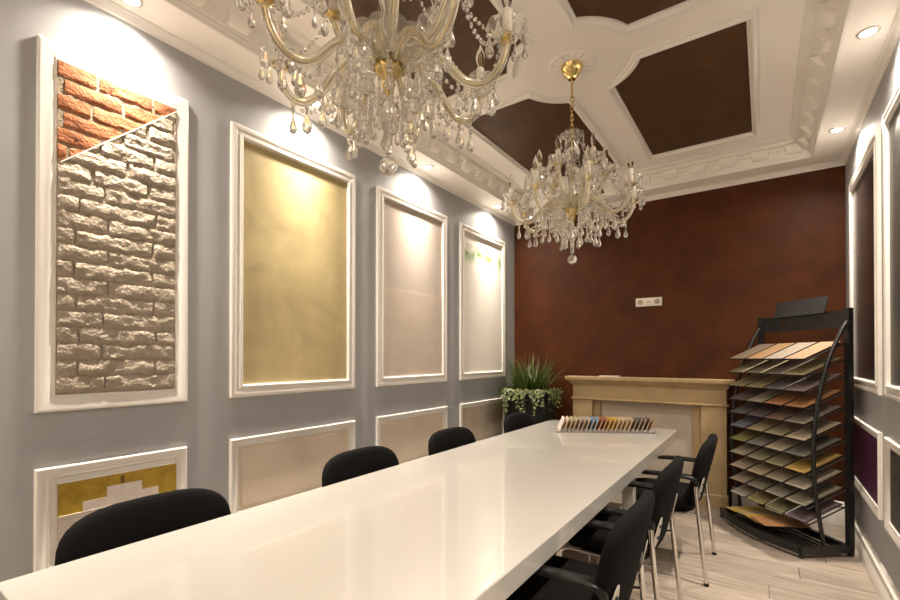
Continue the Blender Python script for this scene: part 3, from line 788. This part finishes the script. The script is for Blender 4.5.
for r in range(NR):
    zf = zf0 - r*pitch
    # wire shelf: two slanted side bars and cross rods
    sl = empty('shelf_frame'); sl.parent = rk
    d0, d1, zb = .03, .318, zf+.125
    bpy.data.objects.remove(sl)
    for x in (.005, RW-.005):
        MB().tube([(x, Y_(d0), zb-.008), (x, Y_(d1), zf-.008)], .005, 6).build('shelf_arm', 'black_m', rk, smooth=60)
    for t in (.06, .94):
        MB().tube([(.005, Y_(d0+(d1-d0)*t), zb-.008+(zf-zb)*t), (RW-.005, Y_(d0+(d1-d0)*t), zb-.008+(zf-zb)*t)], .0045, 6).build('shelf_rod', 'black_m', rk, smooth=60)
    for c in range(4):
        nm, colr = rack_cols[r][c]
        xc = .015 + bw*(c+.5)
        ctr = RB + ux*xc + nf*((d0+d1)/2) + Vector((0, 0, (zb+zf)/2))
        e = empty('sample_board', ctr, math.atan2(ux.y, ux.x))
        ln = math.hypot(d1-d0, zb-zf); th = math.atan2(zb-zf, d1-d0)
        M = Matrix.Rotation(-SG*th, 4, 'X')
        hwid = bw/2-.0105
        m = MB().box(-hwid, hwid, -ln/2, ln/2, 0, .005, M); m.build('board', 'black_p', e)
        m = MB().box(-hwid+.002, hwid-.002, -ln/2+.002, ln/2-.002, .005, .0075, M); m.build('paint_face', swatch(colr), e)
        rowname = 'top shelf' if r == 0 else ('bottom shelf' if r == NR-1 else '%s shelf from top' % ords[r])
        tag(e, '%s sample board, %s on the rack\'s %s' % (nm, poss[c], rowname), 'sample board', 'sample boards on the black rack')
fan = [('pale yellow', (.62,.50,.22), .68, .20, 4), ('bright yellow', (.66,.44,.06), .60, .22, 0), ('grey-beige', (.42,.37,.26), .50, .235, -4), ('golden yellow', (.62,.39,.08), .41, .25, -8), ('terracotta', (.46,.23,.10), .31, .26, -12)]
for k, (nm, colr, x, d, a) in enumerate(fan):
    ctr = RB + ux*x + nf*d + Vector((0, 0, .088+.010*k))
    e = empty('sample_board', ctr, math.atan2(ux.y, ux.x)+math.radians(a))
    bevel_box(-.105, .105, -.16, .16, 0, .006, .001, 1).build('board', 'black_p', e)
    MB().box(-.104, .104, -.159, .159, .006, .008).build('paint_face', swatch(colr), e)
    tag(e, '%s sample board fanned out on the base of the rack' % nm, 'sample board', 'sample boards fanned on the rack base')
tag(rk, 'black metal display rack with slanted shelves of colour samples', 'rack')

# ------------------------------------------------------------------ crystal chandeliers
def lobed_dish(R, h, lobes=8, n=48, th=.0025):
    loops = []
    for r, z in ((.012, 0), (R*.5, .002), (R*.8, h*.45), (R, h), (R*.98, h+th), (R*.78, h*.45+th), (R*.5, .002+th), (.012, th)):
        loops.append([Vector((r*(1+.10*abs(math.sin(lobes*PI*k/n))*(r/R)**2)*math.cos(2*PI*k/n), r*(1+.10*abs(math.sin(lobes*PI*k/n))*(r/R)**2)*math.sin(2*PI*k/n), z + .006*abs(math.sin(lobes*PI*k/n))*(r/R)**3)) for k in range(n)])
    return MB().loft(loops, caps=False, closed=True)
def drop_mesh(s, mat='glass'):
    return MB().lathe([(.0008*1, 0), (.0035*s, -.004*s), (.0052*s, -.014*s), (.0125*s, -.036*s), (.0135*s, -.043*s), (.010*s, -.053*s), (.0015*s, -.060*s)], 8, caps=True).mesh('crystal_drop', mat, None)
def octagon_bead(m, p, r, axis):
    M = Matrix.Translation(p) @ axis
    m.lathe([(r*.35, -r*.55), (r*.85, -r*.28), (r*.85, r*.28), (r*.35, r*.55)], 6, M=M)
def chandelier():
    e = empty('chandelier')
    e.scale = (1.06, 1.06, 1.06); TOP = (Z_TRAY - 2.283)/1.06
    # canopy, rod and chain
    MB().lathe([(.0, TOP), (.062, TOP-.001), (.064, TOP-.012), (.058, TOP-.030), (.044, TOP-.056), (.030, TOP-.070), (.026, TOP-.078), (.022, TOP-.086), (.0, TOP-.087)], 12, caps=False).build('canopy', 'brass', e, smooth=25)
    MB().tube([(0, 0, TOP-.08), (0, 0, TOP-.19)], .0065, 8).build('canopy_stem', 'brass', e, smooth=60)
    zt, zb = TOP-.185, .452; n = 7; L = (zt-zb)/n
    lk = MB().tube([(.0085*math.cos(a), 0, (L*.5+.0055)*math.sin(a)) for a in [2*PI*k/16 for k in range(16)]], .0027, 6, closed=True).mesh('chain_link', 'brass', 60)
    for k in range(n):
        link('chain_link', lk, e, (0, 0, zb+L*(k+.5)), (k % 2)*PI/2)
    MB().tube([(.011, .004, TOP-.19), (.008, .010, TOP-.26), (-.006, .009, .56), (.006, .006, .46)], .002, 5).build('flex', 'brass', e, smooth=60)
    # column
    MB().lathe([(.0, .455), (.007, .453), (.010, .444), (.016, .436), (.014, .428), (.0, .424)], 14, caps=False).build('finial', 'brass', e, smooth=50)
    MB().lathe([(.008, .424), (.018, .415), (.024, .400), (.016, .388), (.030, .366), (.044, .330), (.040, .290), (.020, .262), (.015, .255), (.032, .240), (.036, .222), (.024, .175), (.020, .12), (.030, .08), (.034, .05), (.02, .04)], 12).build('column', 'glass', e, smooth=30)
    MB().lathe([(.0028, .04), (.0028, .424)], 8).build('column_rod', 'goldcore', e, smooth=60)
    lobed_dish(.062, .026).build('crown_dish', 'glass', e, smooth=50, loc=(0, 0, .395))
    # hub
    MB().lathe([(.0, .05), (.018, .048), (.024, .03), (.032, .022), (.038, .012), (.040, -.008), (.034, -.020), (.022, -.030), (.016, -.042), (.020, -.048), (.014, -.070), (.0, -.085)], 28, caps=False).build('hub', 'brass', e, smooth=40)
    lobed_dish(.105, .032, 12, 72).build('hub_dish', 'glass', e, smooth=50, loc=(0, 0, .040))
    MB().lathe([(.006, -.085), (.014, -.10), (.030, -.115), (.034, -.14), (.022, -.165), (.012, -.19), (.010, -.25), (.004, -.255)], 12).build('lower_stem', 'glass', e, smooth=25)
    bm = bmesh.new(); bmesh.ops.create_icosphere(bm, subdivisions=2, radius=.027); b = MB(); bm.verts.index_update()
    b.add([v.co+Vector((0, 0, -.288)) for v in bm.verts], [[v.index for v in f.verts] for f in bm.faces]); bm.free()
    b.build('crystal_ball', 'glass', e)
    # shared meshes for the arms
    def arm_meshes(pts):
        pa = catmull([(r, 0, z) for r, z in pts], 6)
        n = len(pa)
        core = [(p.x, .0, p.z) for p in pa]
        return (MB().tube(pa, [.0150-.0035*i/(n-1) for i in range(n)], 10).mesh('arm', 'armglass', 60),
                MB().tube(core, .0024, 6).mesh('arm_core', 'goldcore', 60))
    lo_pts = [(.042, .005), (.080, .034), (.120, .034), (.165, .0), (.210, -.052), (.255, -.074), (.300, -.060), (.330, -.018), (.342, .030)]
    up_pts = [(.034, .025), (.052, .048), (.080, .050), (.112, .062), (.140, .085), (.158, .120), (.172, .155), (.182, .180)]
    cup = MB().lathe([(.0, -.014), (.009, -.013), (.013, -.004), (.023, .002), (.026, .010), (.020, .008), (.012, .010), (.0, .010)], 18, caps=False).mesh('candle_cup', 'brass', 40)
    dish = lobed_dish(.050, .040, 6).mesh('bobeche', 'glass', 50)
    slv = MB().lathe([(.0135, .008), (.0138, .082), (.0110, .086), (.001, .086)], 14).mesh('candle_sleeve', 'frost', 40)
    blb = MB().lathe([(.0085, .086), (.0095, .094), (.0140, .106), (.0160, .120), (.0140, .134), (.008, .148), (.0026, .162), (.0005, .166)], 14).mesh('bulb', 'bulb', 60)
    fil = MB().tube([(-.003, 0, .092), (-.0035, 0, .126), (0, 0, .134), (.0035, 0, .126), (.003, 0, .092)], .0008, 5).mesh('filament', 'goldcore', 60)
    d1, d2, d3 = drop_mesh(.72), drop_mesh(.95), drop_mesh(1.2)
    # bead strings, flat octagons on a fine wire
    def string(n, r):
        sb = MB()
        for k in range(n): octagon_bead(sb, Vector((0, 0, -.006-k*.0135)), r, Matrix.Rotation(PI/2, 4, 'X') @ Matrix.Rotation(k*.9, 4, 'Y'))
        sb.tube([(0, 0, .002), (0, 0, -.0135*n-.002)], .0007, 4)
        return sb.mesh('bead_string', 'glass', None), .0135*n
    s1, s2, s3 = string(1, .0085), string(3, .0078), string(8, .0066)
    rnd = random.Random(11)
    def hang(p, st, dr):
        link('bead_string', st[0], e, p, rnd.uniform(0, 3))
        link('crystal_drop', dr, e, (p[0], p[1], p[2]-st[1]), rnd.uniform(0, 1))
    def place_arm(ms, pts, a, tier):
        arm = link('arm', ms[0], e, (0, 0, 0), a)
        link('arm_core', ms[1], arm)
        R, z = pts[-1]
        for nm, me in (('candle_cup', cup), ('bobeche', dish), ('candle_sleeve', slv), ('bulb', blb), ('filament', fil)):
            link(nm, me, arm, (R, 0, z+.008))
        k6 = 8 if tier == 'lo' else 6
        for k in range(k6):
            b = 2*PI*(k+.5)/k6
            px, py = R+.054*math.cos(b), .054*math.sin(b)
            hang((math.cos(a)*px - math.sin(a)*py, math.sin(a)*px + math.cos(a)*py, z+.046), s1 if k % 2 else s2, (d1, d2)[k % 2])
    lo, up = arm_meshes(lo_pts), arm_meshes(up_pts)
    NL, NU = 8, 6
    AL = [2*PI*(k+.3)/NL for k in range(NL)]; AU = [2*PI*(k+.12)/NU for k in range(NU)]
    for a in AL: place_arm(lo, lo_pts, a, 'lo')
    for a in AU: place_arm(up, up_pts, a, 'up')
    # drops below the arms
    for a in AL:
        for R, z, st, dr in ((.255, -.088, s1, d3), (.30, -.072, s2, d2), (.205, -.062, s2, d2), (.155, .0, s3, d2)):
            hang((R*math.cos(a), R*math.sin(a), z), st, dr)
    for a in AU:
        hang((.125*math.cos(a), .125*math.sin(a), .062), s2, d2)
    # basket of bead strings under the hub
    for ring, (R, z, n) in enumerate(((.050, -.055, 8), (.085, -.03, 10), (.115, .02, 12))):
        for k in range(n):
            a = 2*PI*(k+.5*(ring % 2))/n
            hang((R*math.cos(a), R*math.sin(a), z), s3, d2 if k % 2 else d1)
    for k in range(6):
        a = 2*PI*k/6; hang((.062*math.cos(a), .062*math.sin(a), .424), s2, d1)
    # swags of beads
    def swag(A, B, sag, n):
        m = MB(); A, B = Vector(A), Vector(B); pts = []
        for k in range(n+1):
            t = k/n; pts.append(A.lerp(B, t) + Vector((0, 0, -4*sag*t*(1-t))))
        for k, p in enumerate(pts): octagon_bead(m, p, .0072, Matrix.Rotation(PI/2, 4, 'X') @ Matrix.Rotation(k, 4, 'Y'))
        m.tube(pts, .0007, 4)
        m.build('bead_swag', 'glass', e)
    P = lambda r, a, z: (r*math.cos(a), r*math.sin(a), z)
    for k in range(NL):
        swag(P(.325, AL[k], .055), P(.325, AL[(k+1) % NL], .055), .085, 15)
        swag(P(.13, AL[k], .02), P(.27, AL[k], -.10), .05, 10)
    for k in range(NU):
        j = min(range(NL), key=lambda q: abs((AL[q]-AU[k]+PI) % (2*PI)-PI))
        swag(P(.19, AU[k], .20), P(.32, AL[j], .06), .03, 12)
        swag(P(.05, AU[k], .415), P(.165, AU[k], .215), .03, 12)
    return e
c1 = chandelier(); c1.location = (XC, ROSES[1], 2.283); c1.rotation_euler.z = .2
tag(c1, 'large crystal chandelier hanging nearest the camera over the table', 'chandelier', 'crystal chandeliers above the table')
c2 = copy_tree(c1); c2.location = (XC, ROSES[0], 2.283); c2.rotation_euler.z = .33
tag(c2, 'crystal chandelier farther back in front of the brown wall', 'chandelier', 'crystal chandeliers above the table')
